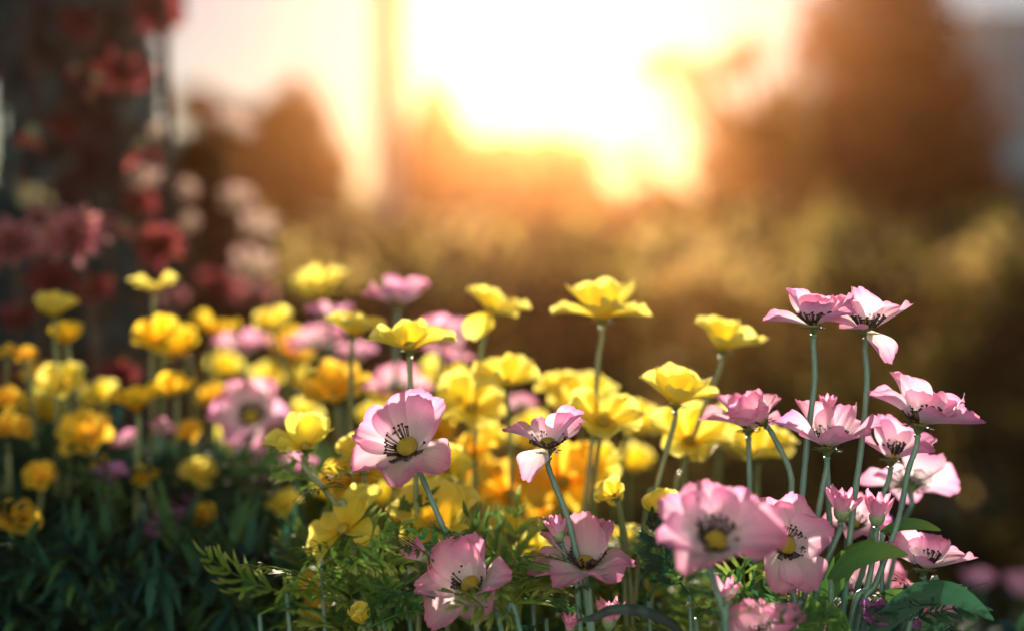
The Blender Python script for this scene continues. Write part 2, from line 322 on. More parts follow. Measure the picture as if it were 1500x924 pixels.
def flower(kind, x, y, d, Z, axis, label, cup=22, stem=(), pet=None, n=None, roll=None, leaves=3, lk=None, sr=.00145, hang=False, grow=None, jit=8):
    """head centre at photo column x, row y, spread d pixels, at distance Z; axis = (right, to camera, up)"""
    global NF; NF += 1
    rr = random.Random(NF*13+int(x))
    if x < 400 and leaves in (2, 3): leaves = 8
    if Z > .86 and x > 300 and y > 480 and kind in ('yellow', 'orange', 'pink', 'violet'): Z = .86+(Z-.86)*1.7
    if kind == 'yellow' and x < 345 and rr.random() < .6: matk = 'amber'
    else: matk = kind
    if kind in ('yellow', 'orange') and pet is None: axis = (axis[0]+rr.uniform(-.2, .2), axis[1]+rr.uniform(0, .45), axis[2]); cup += rr.uniform(-6, 12)
    ax = Vector((axis[0], -axis[1], axis[2])).normalized()
    L = d*Z/F/2*((1.16 if Z > .855 and pet is None and x > 345 else 1.04) if kind in ('yellow', 'orange') else 1.14 if kind == 'pink' and Z > .88 else 1.09)
    head = P(x, y, Z)
    bud = kind in ('bud', 'budyellow', 'coral')
    if bud: L *= 1.75
    cb = .16 if not bud else .11
    neck = head-ax*L*cb
    if hang:
        foot = Vector((head.x+rr.uniform(-.03, .03), head.y+.05, P(x, -60, Z).z+rr.uniform(0, .1)))
        pts = [neck, head-ax*L*.9, (neck+foot)/2+Vector((rr.uniform(-.01, .01), 0, 0)), foot]
    else:
        pts = [neck, neck-ax*min(.007, L*.3)]
        for w in stem:
            if (P(w[0], w[1], Z)-neck).length < .016: continue
            pts.append(P(w[0], w[1], Z if len(w) < 3 else w[2]))
        last, prev = pts[-1], pts[-2]
        if not stem:
            pts.append(Vector((last.x-ax.x*.012+rr.uniform(-.008, .008), last.y+rr.uniform(0, .02), last.z-.07))); last, prev = pts[-1], pts[-2]
        dr = (last-prev); h = last.z
        fx = last.x+max(-.10, min(.10, dr.x/max(.02, -dr.z)*h*.45))+rr.uniform(-.01, .01)
        foot = Vector((fx, last.y+rr.uniform(-.01, .03), -.004))
        pts.append(Vector((last.x*.55+foot.x*.45, (last.y+foot.y)/2, h*.45))); pts.append(foot)
    hst = .5 if hang else 1
    R = root(NAMES[kind], foot, label, 'bud' if bud and kind != 'coral' else 'flower', G[kind])
    T = Matrix.Translation(head-foot) @ frame(ax, 0) 
    sp = spline([p-foot for p in pts])
    sv, sf = tube(sp, [sr*hst*(1.25 if i < 2 else 1)*(1+.3*i/len(sp))*(1+.08*sin(i*2.1)) for i in range(len(sp))], 8)
    link('stem', mk('stem', sv, sf, M['stem'] if kind in ('pink', 'bud', 'violet', 'purple') else M['stem_pale'] if kind in ('yellow', 'orange', 'budyellow') else M['bark']), R)
    SL = Matrix.Scale(L, 4)
    # petals. frame(): local X is roughly to the right for an upright axis; pet angles: 0 right, 90 away, 180 left, 270 to the camera
    Q = ax.to_track_quat('Z', 'Y').to_matrix()
    ref = Vector((1, 0, 0)); ref = (ref-ax*ref.dot(ax)).normalized(); yy = ax.cross(ref)
    B = Matrix((( ref.x, yy.x, ax.x, 0), (ref.y, yy.y, ax.y, 0), (ref.z, yy.z, ax.z, 0), (0, 0, 0, 1)))
    T = Matrix.Translation(head-foot) @ B
    if pet is None:
        if kind in ('red', 'darkred'):
            pet = [(k*360/15+rr.uniform(-8, 8), 10+18*(k % 2)+rr.uniform(-8, 8), 1.) for k in range(15)]+[(k*360/10+12, 52+rr.uniform(-8, 8), .72) for k in range(10)]
        elif kind == 'coral': pet = [(k*90+20, 52+rr.uniform(-6, 6), .9) for k in range(4)]
        elif kind in ('bud',): pet = [(k*40+rr.uniform(-6, 6), 66+6*(k % 3)+rr.uniform(-5, 5), rr.uniform(.72, .95)) for k in range(9)]
        elif kind in ('budyellow',): pet = [(k*60+rr.uniform(-6, 6), 60+rr.uniform(-5, 10), rr.uniform(.7, .9)) for k in range(6)]
        else:
            n = n or (6 if kind == 'pink' else 6); r0 = rr.uniform(0, 60) if roll is None else roll
            pet = [(r0+k*360/n+rr.uniform(-jit, jit), cup+rr.uniform(-jit, jit), rr.uniform(.9, 1.06)) for k in range(n)]
    for i, q in enumerate(pet):
        a, c = q[0], q[1]; s = q[2] if len(q) > 2 else rr.uniform(.93, 1.07)
        off = .06 if not bud else .10
        me = rr.choice(PET[matk])
        mm = T @ Matrix.Rotation(radians(a), 4, 'Z') @ Matrix.Translation((off*L, 0, (.006*(i % 3)+(.06 if bud else 0))*L)) @ Matrix.Rotation(-radians(c), 4, 'Y') @ Matrix.Rotation(radians(rr.uniform(-9, 9)), 4, 'X') @ Matrix.Scale(L*s*.97, 4)
        link('petal', me, R, mat=mm)
    if kind in ('pink', 'violet'):
        c = link('flower_centre', DISC, R, mat=T @ SL); mc = sum(q[1] for q in pet)/len(pet); link('stamen_ring', STAM[0 if mc < 19 else 1 if mc < 36 else 2], c)
        link('calyx', CALYX, R, mat=T @ SL)
    elif kind in ('yellow', 'orange', 'cream', 'purple'):
        link('flower_centre', DISC_Y, R, mat=T @ SL); link('calyx', CALYX, R, mat=T @ SL)
    elif kind in ('red', 'darkred'):
        link('flower_centre', DISC_D, R, mat=T @ (SL if kind == 'red' else Matrix.Scale(L*.55, 4))); link('calyx', CALYX, R, mat=T @ SL)
    else: link('bud_cup', BUDCUP, R, mat=T @ Matrix.Scale(L*(.75 if kind != 'bud' else .8), 4))
    # leaves of the plant, below the leaf line
    if not hang:
        for k in range(leaves):
            for _ in range(12):
                p = sp[rr.randrange(4, len(sp)-2)]+foot
                v = p-CAM; zz = v.dot(FW); py = 462-v.dot(UP)/zz*F; px = 750+v.dot(RT)/zz*F
                if limit(px)+20 < py < 1000: break
            else: continue
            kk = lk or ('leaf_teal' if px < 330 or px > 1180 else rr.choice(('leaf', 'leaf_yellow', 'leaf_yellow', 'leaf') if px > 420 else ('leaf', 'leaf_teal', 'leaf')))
            a = rr.uniform(0, 2*pi); ll = rr.uniform(.035, .065)
            if 40 < py-limit(px) or True: ll = min(ll, max(.02, (py-limit(px)+40)*zz/F))
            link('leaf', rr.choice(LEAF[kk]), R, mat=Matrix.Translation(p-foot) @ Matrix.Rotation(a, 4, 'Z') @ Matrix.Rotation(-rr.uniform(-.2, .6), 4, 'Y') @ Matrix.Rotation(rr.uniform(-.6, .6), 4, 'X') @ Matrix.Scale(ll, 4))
    return R
# ---------------------------------------------------------------- setting
me = mk('ground', [(-18.5, -8.5, -.02), (18.5, -8.5, -.02), (18.5, 17, -.02), (-18.5, 17, -.02)], [(0, 1, 2, 3)], M['grassy'], smooth=False)
g = link('ground', me); g['kind'] = 'structure'
V, Fa = [], []
for j in range(41):
    for i in range(61):
        X, Y = -1.5+3*i/60, .3+1.6*j/40; e = min(i, 60-i, j, 40-j)/4
        V.append((X, Y, -.02+(.02+.02*noise.noise(Vector((X*9, Y*9, 0))))*min(1, e)+(.004 if e > 0 else .002)))
Fa = [(j*61+i, j*61+i+1, (j+1)*61+i+1, (j+1)*61+i) for j in range(40) for i in range(60)]
s = link('soil', mk('soil', V, Fa, M['soil'])); s['kind'] = 'structure'
# leaf clouds
def leafcloud(fn, n, size, seed, lobes=1):
    """n leaves (folded, pointed, six vertices); fn(rng) returns a point"""
    rr = random.Random(seed); V, Fa, tone = [], [], []
    for _ in range(n):
        p = fn(rr)
        if p is None: continue
        a = Euler((rr.uniform(-1.2, 1.2), rr.uniform(-1.2, 1.2), rr.uniform(0, 6.28))).to_matrix(); s = size*rr.uniform(.6, 1.35)
        b = len(V)
        for q in ((-.5, 0, 0), (-.12, .24, .07), (.5, 0, 0), (-.12, -.24, .07), (.15, 0, 0)):
            V.append(p+a @ (Vector(q)*s))
        Fa += [(b, b+4, b+1), (b+1, b+4, b+2), (b, b+3, b+4), (b+3, b+2, b+4)]
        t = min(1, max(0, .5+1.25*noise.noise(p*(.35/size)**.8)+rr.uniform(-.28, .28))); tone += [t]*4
    return V, Fa, tone
def blobfn(blobs):
    wts = [b[3]*b[4]*b[5] for b in blobs]
    def f(rr):
        b = rr.choices(blobs, wts)[0]
        for _ in range(20):
            v = Vector([rr.gauss(0, 1) for _ in range(3)]).normalized()*rr.random()**.28
            p = Vector((b[0]+v.x*b[3], b[1]+v.y*b[4], b[2]+v.z*b[5]))
            q = p/(.22*(b[3]+b[5])+.02)
            if noise.noise(q*1.1)+.5*noise.noise(q*2.6) > -.06+rr.uniform(-.08, .08): return p
        return None
    return f
def pxblobs(lst, Z):
    out = []
    for (x, y, r, *dz) in lst:
        zz = Z+(dz[0] if dz else 0); c = P(x, y, zz); R = r*zz/F
        out.append((c.x, c.y, c.z, R, R*.8, R*.92))
    return out
def tree(name, label, lst, Z, n, size, mat, trunkx, trunkr=.09, cat='tree', group='trees and bushes behind the hedge', seed=1, limbs=True):
    bl = pxblobs(lst, Z); base = Vector((P(trunkx, HOR, Z).x, P(trunkx, HOR, Z).y, -.02))
    R = root(name, base, label, cat, group)
    V, Fa = [], []
    rr = random.Random(seed)
    zc = min(b[2]-b[5] for b in bl); fork = Vector((0, 0, max(.25, (zc+.02)*.9)))
    low = min(bl, key=lambda b: b[2])
    tube(spline([Vector((0, 0, 0)), Vector((.02, 0, fork.z*.5)), fork]), [trunkr*(1.25-.03*i) for i in range(15)], 8, V, Fa)
    for b in bl:
        c = Vector(b[:3])-base; mid = fork.lerp(c, .5)+Vector((rr.uniform(-.1, .1)*b[3], 0, .1*b[5]))
        tube(spline([fork-Vector((0, 0, .05)), mid, c, c+Vector((rr.uniform(-.5, .5)*b[3], rr.uniform(-.4, .4)*b[4], b[5]*.7))], 4), [trunkr*.6*(1-i/14) for i in range(13)], 6, V, Fa)
    link('trunk', mk('trunk', V, Fa, M['bark']), R)
    v, f, t = leafcloud(blobfn(bl), n, size, seed)
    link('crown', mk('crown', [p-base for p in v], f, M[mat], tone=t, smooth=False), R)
    return R
tree('broad_tree', 'tall dark russet tree rising at the right edge beyond the hedge',
     [(1300, 40, 105), (1225, 95, 75), (1345, 120, 100), (1405, 190, 75), (1300, 190, 120), (1215, 210, 90), (1420, 275, 62), (1350, 280, 110), (1240, 290, 90), (1200, 20, 40), (1285, -60, 90)],
     9.5, 15000, .085, 'tree_brown', 1300, .09, seed=2)
tree('sparse_tree', 'sparse low-branched tree with orange light through its twigs, right of the sun',
     [(945, 100, 22), (975, 92, 26), (1005, 104, 28), (1040, 112, 26), (1075, 92, 28), (1105, 75, 26), (1025, 150, 22), (1062, 170, 24), (1095, 195, 46), (1130, 230, 70), (1110, 290, 70), (1150, 160, 46), (1180, 300, 60), (928, 238, 22), (1050, 250, 42)],
     8, 7000, .055, 'tree_olive', 1140, .05, seed=3)
tree('round_tree', 'round olive-topped tree on the left between the pale pole and the red blooms',
     [(430, 175, 55), (400, 215, 65), (455, 240, 65), (400, 285, 60), (470, 290, 50), (440, 128, 22)], 8.5, 6000, .07, 'tree_olive', 430, .05, seed=4)
tree('pointed_tree', 'narrow peaked tree just right of the pale pole',
     [(635, 150, 30), (640, 195, 45), (620, 250, 50), (670, 235, 48), (650, 290, 50)], 10, 3600, .08, 'tree_brown', 640, .06, seed=5)
tree('flat_tree', 'low flat-topped tree directly below the sun',
     [(740, 240, 48), (800, 232, 42), (845, 240, 38), (700, 265, 40), (780, 285, 50), (850, 290, 40)], 10.5, 4500, .085, 'tree_brown', 790, .06, seed=6)
tree('small_tree', 'faint small tree left of the round olive tree',
     [(330, 190, 50), (290, 160, 38), (345, 250, 60), (300, 250, 50), (360, 310, 50)], 7.5, 3500, .065, 'tree_brown', 330, .05, seed=8)
# shrubs that close the view behind the hedge
k = 0
for (x, y, r, Z, lb) in ((60, 330, 90, 8, 'dark shrub at the far left behind the red blooms'), (220, 330, 80, 8.5, 'shrub behind the dark post on the left'),
    (400, 350, 60, 7, 'shrub under the round olive tree'), (520, 372, 42, 7.5, 'low shrub in front of the white planter, left half'), (640, 372, 42, 7, 'low shrub in front of the white planter, right half'),
    (560, 330, 30, 9.4, 'faint bush beside the foot of the pale pole'), (750, 350, 58, 7.5, 'orange-lit shrub under the flat-topped tree, left'), (860, 322, 58, 8, 'orange-lit shrub under the flat-topped tree, right'),
    (960, 318, 56, 7.5, 'shrub in the gap right of the flat-topped tree'), (1050, 325, 66, 7, 'shrub at the foot of the sparse tree'), (1180, 350, 66, 7.5, 'olive shrub between sparse tree and russet tree'),
    (1300, 350, 70, 7, 'shrub under the middle of the russet tree'), (1420, 355, 72, 7.5, 'dark shrub under the right side of the russet tree'), (1540, 330, 90, 8, 'shrub below the blue building at the right edge')):
    k += 1
    tree('shrub', lb, [(x, y, r), (x-r*.8, y+r*.35, r*.7), (x+r*.8, y+r*.3, r*.7)], Z, 1700, .06*Z/8, 'tree_olive' if k % 3 else 'tree_brown', x, .02, 'shrub', 'shrubs between hedge and trees', seed=20+k)
# far belt of trees that hides where the ground ends
def belt(rr):
    X = rr.uniform(-17, 17); Y = rr.uniform(15, 16.5); h = .85+.25*noise.noise(Vector((X*.35, 0, 0)))+.3*noise.noise(Vector((X*1.3, 5, 0)))
    return Vector((X, Y, rr.random()**.7*h))
v, f, t = leafcloud(belt, 14000, .16, 77)
fw = link('far_wood', mk('far_wood', v, f, M['tree_brown'], tone=t, smooth=False)); tag(fw, 'far low line of trees closing the horizon', 'wood'); fw['kind'] = 'stuff'
# hedge
def hedge_fn(rr):
    X = rr.uniform(-1.6, 4.2); Y = 2.3+rr.random()*2.9
    top = .505+.045*(Y-2.3)+.03*noise.noise(Vector((X*2.2, Y*2.2, 0)))+.03*noise.noise(Vector((X*7, Y*7, 3)))+(.03 if X > .5 else 0)
    q = noise.noise(Vector((X*5, Y*5, 9)))
    if q > .12 and rr.random() < .5: return Vector((X, Y, top+rr.random()*.09*q/.4))
    if rr.random() < .45: return Vector((X, Y, top-abs(rr.gauss(0, .025))))
    if rr.random() < .8: Y = 2.3+abs(rr.gauss(0, .08))-.05*noise.noise(Vector((X*4, 0, 0)))
    return Vector((X, Y, rr.random()*top))
hb = Vector((.9, 3.6, -.02))
H = root('hedge', hb, 'wide clipped leafy hedge crossing behind the flower bed', 'hedge')
v, f, t = leafcloud(hedge_fn, 60000, .040, 5)
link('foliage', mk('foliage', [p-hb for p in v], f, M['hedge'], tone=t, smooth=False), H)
rr = random.Random(4)
for i in range(60):
    X, Y = rr.uniform(-1.5, 4.1), rr.uniform(2.4, 5.0)
    V, Fa = tube(spline([Vector((X, Y, 0)), Vector((X+rr.uniform(-.05, .05), Y, .25)), Vector((X+rr.uniform(-.12, .12), Y+rr.uniform(-.1, .1), .46))], 3), .008, 5)
    link('branch', mk('branch', [p-hb for p in V], Fa, M['bark']), H)
# tall pale sprigs sticking up from the hedge
# ---------------------------------------------------------------- pole, beam, tower, car
pb = P(570, HOR, 8); pb.z = -.02
R = root('tall_pole', pb, 'tall pale pole rising out of frame left of the sun', 'pole')
V, Fa = lathe([(.001, 0), (.15, 0), (.15, .08), (.09, .10), (.082, 1.2), (.076, 3.6), (.001, 3.62)], 20); link('shaft', mk('shaft', V, Fa, M['pole']), R)
V, Fa = lathe([(.17, .0), (.17, .03), (.152, .035)], 20); link('base_ring', mk('base_ring', V, Fa, M['darkmetal']), R)
a, b = P(612, 385, 6.2), P(748, 268, 6.0); a2 = a+(a-b)*1.0
t = (b-a).normalized(); a2 = a-t*(a.z/t.z)
sh = tag(link('leaning_plank', None, None, a2), 'pale wooden plank leaning to the right in front of the orange bushes', 'plank')
def plank(w, th, p, q, mat, name, par, org):
    d = (q-p).normalized(); s = d.cross(Vector((0, 1, 0))).normalized(); u = s.cross(d).normalized(); V = []
    for z in (p, q):
        for (i, j) in ((-1, -1), (1, -1), (1, 1), (-1, 1)): V.append(z+s*i*w+u*j*th-org)
    return link(name, mk(name, V, [(0, 1, 2, 3), (7, 6, 5, 4), (0, 4, 5, 1), (1, 5, 6, 2), (2, 6, 7, 3), (3, 7, 4, 0)], mat, smooth=False), par)
plank(.045, .02, a2, b, M['wood'], 'board', sh, a2)
plank(.03, .02, P(690, 345, 6.06), P(690, 420, 6.06), M['wood'], 'prop', sh, a2)
# tower
tb = P(1600, HOR, 14); tb.z = -.02
R = root('blue_building', tb, 'blue-clad building at the top right corner beyond the russet tree', 'building')
hx = 1.19; H_ = P(1450, 32, 14).z+.02
V, Fa = [], []; box(V, Fa, -hx, hx, 0, 2.2, 0, H_); link('wall', mk('wall', V, Fa, M['teal_wall'], smooth=False), R)
V, Fa = [], []; box(V, Fa, -hx-.06, hx+.06, -.06, 2.26, H_+.002, H_+.09); link('roof', mk('roof', V, Fa, M['trim'], smooth=False), R)
V, Fa = [], []; box(V, Fa, -.22, .22, -.035, -.003, 0, .8)
WV, WF = V, Fa; wm = mk('window', V, Fa, M['tower_glass'], smooth=False)
V, Fa = [], []; box(V, Fa, -.22, .22, -.09, -.036, -.05, -.003); box(V, Fa, -.01, .01, -.05, -.037, 0, .8); fm = mk('window_sill', V, Fa, M['trim'], smooth=False)
nz_ = 2
for j in range(nz_):
    for i in range(4):
        w = link('window', wm, R, (-.87+i*.58, 0, H_-1.05-j*1.2)); link('sill', fm, w)
# added reflector shaped as a house front behind the camera, fills the flower fronts
M['stucco'] = solid('pale_reflector_stucco', (.74, .80, .84), (.80, .85, .88), 3, .9, .4, .004)
hb_ = Vector((0, -2.2, -.02))
R = root('fill_reflector', hb_, 'pale blue-white reflector shaped as a house front, added unseen behind the camera to fill the flower bed', 'house')
V, Fa = [], []
for (x0, x1, z0, z1) in ((-4.5, -3.0, 0, 2.9), (-3.0, -1.8, 0, .95), (-3.0, -1.8, 2.1, 2.9), (-1.8, 1.8, 0, 2.9), (1.8, 3.0, 0, .95), (1.8, 3.0, 2.1, 2.9), (3.0, 3.4, 0, 2.9), (3.4, 4.3, 2.1, 2.9), (4.3, 4.6, 0, 2.9)):
    box(V, Fa, x0, x1, -.3, 0, z0, z1)
link('wall', mk('wall', V, Fa, M['stucco'], smooth=False), R)
M['pane'] = solid('dark_pane', (.04, .05, .06), (.05, .06, .07), 2, .1, 0, .001, .6)
for wx in (-2.4, 2.4):
    V, Fa = [], []; box(V, Fa, -.597, .597, -.2, -.17, .953, 2.097); w = link('window', mk('window', V, Fa, M['pane'], smooth=False), R, (wx, 0, 0))
    V, Fa = [], []; box(V, Fa, -.60, .60, -.165, -.10, 1.50, 1.55); box(V, Fa, -.025, .025, -.163, -.102, .955, 1.497); box(V, Fa, -.025, .025, -.163, -.102, 1.553, 2.095); link('frame', mk('frame', V, Fa, M['carpaint'], smooth=False), w)
    V, Fa = [], []; box(V, Fa, -.66, .66, .003, .07, .88, .945); link('sill', mk('sill', V, Fa, M['carpaint'], smooth=False), w)
V, Fa = [], []; box(V, Fa, 3.405, 4.295, -.2, -.14, .01, 2.095); d_ = link('door', mk('door', V, Fa, M['teal_wall'], smooth=False), R)
V, Fa = [], []; box(V, Fa, 3.48, 3.51, -.137, -.09, 1.0, 1.14); link('handle', mk('handle', V, Fa, M['darkmetal'], smooth=False), d_)
V, Fa = [], []; box(V, Fa, -4.65, 4.75, -.5, .35, 2.903, 3.0); link('roof_edge', mk('roof_edge', V, Fa, M['trim'], smooth=False), R)
# white planter
cb = P(570, HOR, 8.6); cb.z = -.02; cb.x = P(572, HOR, 8.6).x
R = root('garden_planter', cb, 'long white planter box behind the hedge at the foot of the pale pole', 'planter')
hp = P(570, 312, 8.6).z
V, Fa = [], []; box(V, Fa, -.40, .40, -.15, .15, .05, hp-.05); link('trough', mk('trough', V, Fa, M['carpaint'], smooth=False), R)
V, Fa = [], []; box(V, Fa, -.43, .43, -.18, .18, hp-.047, hp); link('rim', mk('rim', V, Fa, M['carpaint'], smooth=False), R)
for sx in (-.33, .33):
    for sy in (-.1, .1):
        V, Fa = [], []; box(V, Fa, sx-.03, sx+.03, sy-.03, sy+.03, 0, .048); link('foot', mk('foot', V, Fa, M['wood'], smooth=False), R)
v, f, t = leafcloud(blobfn([(-.2, 0, hp+.06, .2, .12, .07), (.15, 0, hp+.05, .22, .12, .06)]), 500, .05, 3)
link('plants', mk('planting', v, f, M['tree_olive'], tone=t, smooth=False), R).name = 'planting'
# ---------------------------------------------------------------- left: dark climbers, post
def climber(name, label, lst, Z, n, size, mat, sx, seed):
    bl = pxblobs(lst, Z); base = Vector((P(sx, HOR, Z).x, P(sx, HOR, Z).y, -.02)); R = root(name, base, label, 'climbing plant', 'dark climbing plants at the left edge')
    V, Fa = [], []; rr = random.Random(seed)
    for k_ in range(5):
        x0 = rr.uniform(-.05, .05); top = max(b[2] for b in bl)
        tube(spline([Vector((x0, 0, 0)), Vector((x0+rr.uniform(-.03, .03), .02, top*.35)), Vector((rr.uniform(-.05, .05), 0, top*.7)), Vector((rr.uniform(-.06, .06), 0, top))]), .004, 6, V, Fa)
    link('stem', mk('stem', V, Fa, M['bark']), R)
    v, f, t = leafcloud(blobfn(bl), n, size, seed)
    link('foliage', mk('foliage', [p-base for p in v], f, M[mat], tone=t, smooth=False), R)
climber('climber', 'dark leafy climber filling the top left corner', [(40, 60, 75), (130, 40, 80), (200, 20, 60), (90, 150, 75), (170, 130, 60), (60, 240, 60), (215, -60, 60), (60, -70, 90)], 1.5, 2600, .045, 'dark_leaves', 60, 41)
climber('climber', 'dark leafy climber hanging just left of the dark post', [(180, 215, 55), (150, 290, 60), (205, 300, 45), (215, 390, 45), (130, 390, 60), (190, 470, 50)], 1.45, 2300, .04, 'dark_leaves', 180, 42)
climber('climber', 'dark leafy climber behind the red flowers at the left edge', [(20, 330, 60), (60, 420, 65), (20, 500, 60), (110, 500, 60), (60, 600, 70), (160, 600, 60), (20, 700, 70)], 1.5, 2600, .04, 'dark_leaves', 50, 43)
climber('climber', 'brownish bush of twigs and pale blooms right of the dark post', [(290, 240, 38), (315, 300, 48), (300, 380, 50), (350, 400, 42), (330, 470, 50), (280, 480, 50)], 1.75, 2300, .035, 'tree_brown', 310, 44)
p0 = P(262, HOR, 1.32); p0.z = -.02
R = root('garden_post', p0, 'thin dark upright post at the edge of the climbers', 'post')
V, Fa = tube([Vector((0, 0, 0)), Vector((0, 0, .5)), P(236, -40, 1.32)-p0], .0045, 10); link('shaft', mk('shaft', V, Fa, M['darkmetal']), R)
V, Fa = lathe([(.001, .012), (.006, .010), (.009, 0), (.006, -.010), (.004, -.016)], 12); link('cap', mk('cap', [v+P(236, -40, 1.32)-p0 for v in V], Fa, M['darkmetal']), R)
# ---------------------------------------------------------------- flowers : pink, in focus
U = (0, .1, 1)
flower('pink', 600, 660, 172, .75, (-.28, .62, .74), 'wide open pink flower left of centre, yellow disc in a ring of black stamens', 24, ((640, 750), (664, 805), (700, 860), (735, 924)),
       pet=[(62, 26, 1.0), (102, 28, .95), (158, 14, .98), (205, 6, .95), (262, 12, .9), (312, 8, .9), (18, 34, 1.)])
flower('pink', 693, 862, 160, .74, (-.35, .50, .79), 'open pink flower low left of centre, with one tall petal behind its yellow disc', 24, ((738, 905), (765, 940)),
       pet=[(95, 48, 1.0), (135, 36, 1.0), (178, 22, 1.), (222, 6, 1.), (285, 2, .85), (335, 16, .85), (45, 52, .95)])
flower('pink', 803, 657, 140, .75, (-.05, .12, 1), 'pink flower in mid frame with two raised petals and one hanging petal', 20, ((815, 690), (832, 760), (848, 830), (862, 900)),
       pet=[(8, 42, 1.0), (172, 24, .95), (225, -38, .85), (35, 34, .9), (95, 30, .8)])
flower('pink', 858, 832, 158, .75, (0, .22, 1), 'open pink flower below centre, one tall upright petal and flat front petals', 20, ((852, 870), (868, 924)),
       pet=[(78, 66, 1.0), (38, 48, .95), (150, 22, 1.0), (190, 8, 1.), (235, 2, .85), (300, 4, .85), (350, 10, .85)])
flower('pink', 1046, 798, 186, .675, (.12, .62, .72), 'large soft pink flower nearest the camera, dark centre half covered by a petal', 24, ((1060, 900), (1063, 950)),
       pet=[(95, 20, 1.), (140, 18, 1.), (190, 16, .98), (240, 14, .9), (50, 22, 1.), (5, 20, 1.05), (322, 40, 1.2)])
flower('pink', 1150, 800, 146, .74, (.08, .90, .44), 'pink flower facing the camera with yellow disc, right of the large soft one', 16, ((1165, 880), (1180, 950)),
       pet=[(75, 20, 1.0), (120, 20, 1.), (170, 16, .95), (245, 10, .95), (292, 10, .95), (20, 40, 1.)])
flower('pink', 1192, 478, 136, .75, (.0, .02, 1), 'tall pink flower seen from the side, left one of the highest pair', 24, ((1193, 560), (1182, 650), (1172, 760), (1160, 900)),
       pet=[(178, 6, 1.), (150, 50, .95), (95, 40, .9), (268, 46, .75), (20, 34, 1.0), (325, 18, .85), (60, 40, .9)])
flower('pink', 1270, 484, 138, .755, (.05, .10, 1), 'tall pink flower with one petal hanging down, right one of the highest pair', 24, ((1270, 560), (1262, 650), (1248, 760), (1235, 900)),
       pet=[(108, 62, .95), (178, 10, .95), (22, 32, 1.05), (300, -38, .85), (150, 40, .9), (215, 12, .7)])
flower('pink', 1212, 655, 158, .75, (.02, .06, 1), 'broad pink flower from the side just under the highest pair', 20, ((1204, 720), (1190, 800), (1176, 900)),
       pet=[(172, 24, 1.05), (128, 50, 1.0), (250, 22, .8), (310, 24, .85), (12, 22, 1.0), (55, 44, .95)])
flower('pink', 1346, 622, 165, .75, (.10, .02, 1), 'pink flower from the side at far right, frilled petals on a slanting stem', 22, ((1330, 690), (1316, 760), (1285, 850), (1250, 950)),
       pet=[(168, 32, 1.0), (122, 54, 1.0), (70, 48, .8), (300, 20, .8), (12, 8, 1.08), (335, 12, 1.0), (30, 24, 1.)])
flower('pink', 1306, 672, 132, .775, (.10, .05, 1), 'pink flower squeezed behind the broad side-on flower and the far right flower', 26, ((1288, 740), (1265, 830), (1245, 940)),
       pet=[(150, 60, 1.), (100, 62, 1.), (30, 30, 1.2), (330, 20, .9), (200, 30, .8)])
flower('pink', 1333, 712, 150, .81, (.08, -.55, .75), 'pink flower turned away showing its green calyx, right side', 14, ((1322, 770), (1300, 860), (1280, 950)),
       pet=[(20, 10, 1.1), (75, 12, .8), (150, 14, .9), (200, 12, .7), (292, 10, .95)])
flower('pink', 1352, 832, 140, .75, (-.02, .05, 1), 'low pink flower from the side above the arching green leaf at far right', 22, ((1340, 880), (1325, 950)),
       pet=[(150, 46, .9), (175, 22, .95), (80, 44, .7), (275, 24, .75), (8, 12, 1.05), (40, 30, .9)])
flower('pink', 1096, 628, 138, .79, (-.05, .05, 1), 'soft pink flower right of centre on a thin straight stem', 30, ((1097, 680), (1100, 760), (1105, 850)),
       pet=[(175, 18, 1.), (145, 44, .9), (100, 44, .85), (25, 36, .95), (265, 34, .6), (320, 10, .7)])
flower('pink', 1118, 618, 96, .77, (-.45, .25, .55), 'small half-closed pink flower nodding off a curved stem', 50, ((1142, 650), (1157, 690), (1158, 740), (1150, 850)))
flower('pink', 1115, 950, 150, .70, (0, .3, .9), 'soft pink flower cut off by the bottom edge, right of centre', 45)
flower('pink', 1272, 868, 115, .83, (.1, .5, .8), 'blurred pink flower behind the stems low on the right', 24)
flower('pink', 1372, 868, 75, .775, (.2, .1, -.9), 'drooping pink flower with a pale petal at the arching leaf', 45, ((1362, 858), (1350, 880), (1335, 950)), n=4)
flower('pink', 1435, 862, 62, 1.05, U, 'blurred pink flower at lower right, left one of two', 40)
flower('pink', 1492, 872, 66, 1.05, (0, .3, 1), 'blurred pink flower at the lower right edge', 40)
flower('pink', 1352, 905, 60, .95, (0, .5, 1), 'blurred pink flower under the arching leaf', 30)
flower('purple', 1285, 778, 70, .84, (-.3, .3, .9), 'dark purple flower behind the buds on the right', 40, leaves=1)
flower('violet', 1284, 920, 86, .74, (0, .3, 1), 'purple-pink flower rising at the bottom edge beside the arching leaf', 55, leaves=1)
flower('violet', 1330, 918, 44, .76, (.6, .2, .7), 'small frilled purple flower at the bottom edge', 50, leaves=0)
flower('pink', 1248, 772, 104, .80, (.1, .5, .8), 'pink flower half hidden behind the two buds on the right', 26)
flower('pink', 1180, 905, 96, .79, (-.2, .5, .8), 'pink flower half hidden under the one facing the camera', 26, leaves=1)
flower('pink', 1400, 905, 44, 1.0, (0, .4, 1), 'small blurred pink flower right below the arching leaf', 30, leaves=1)
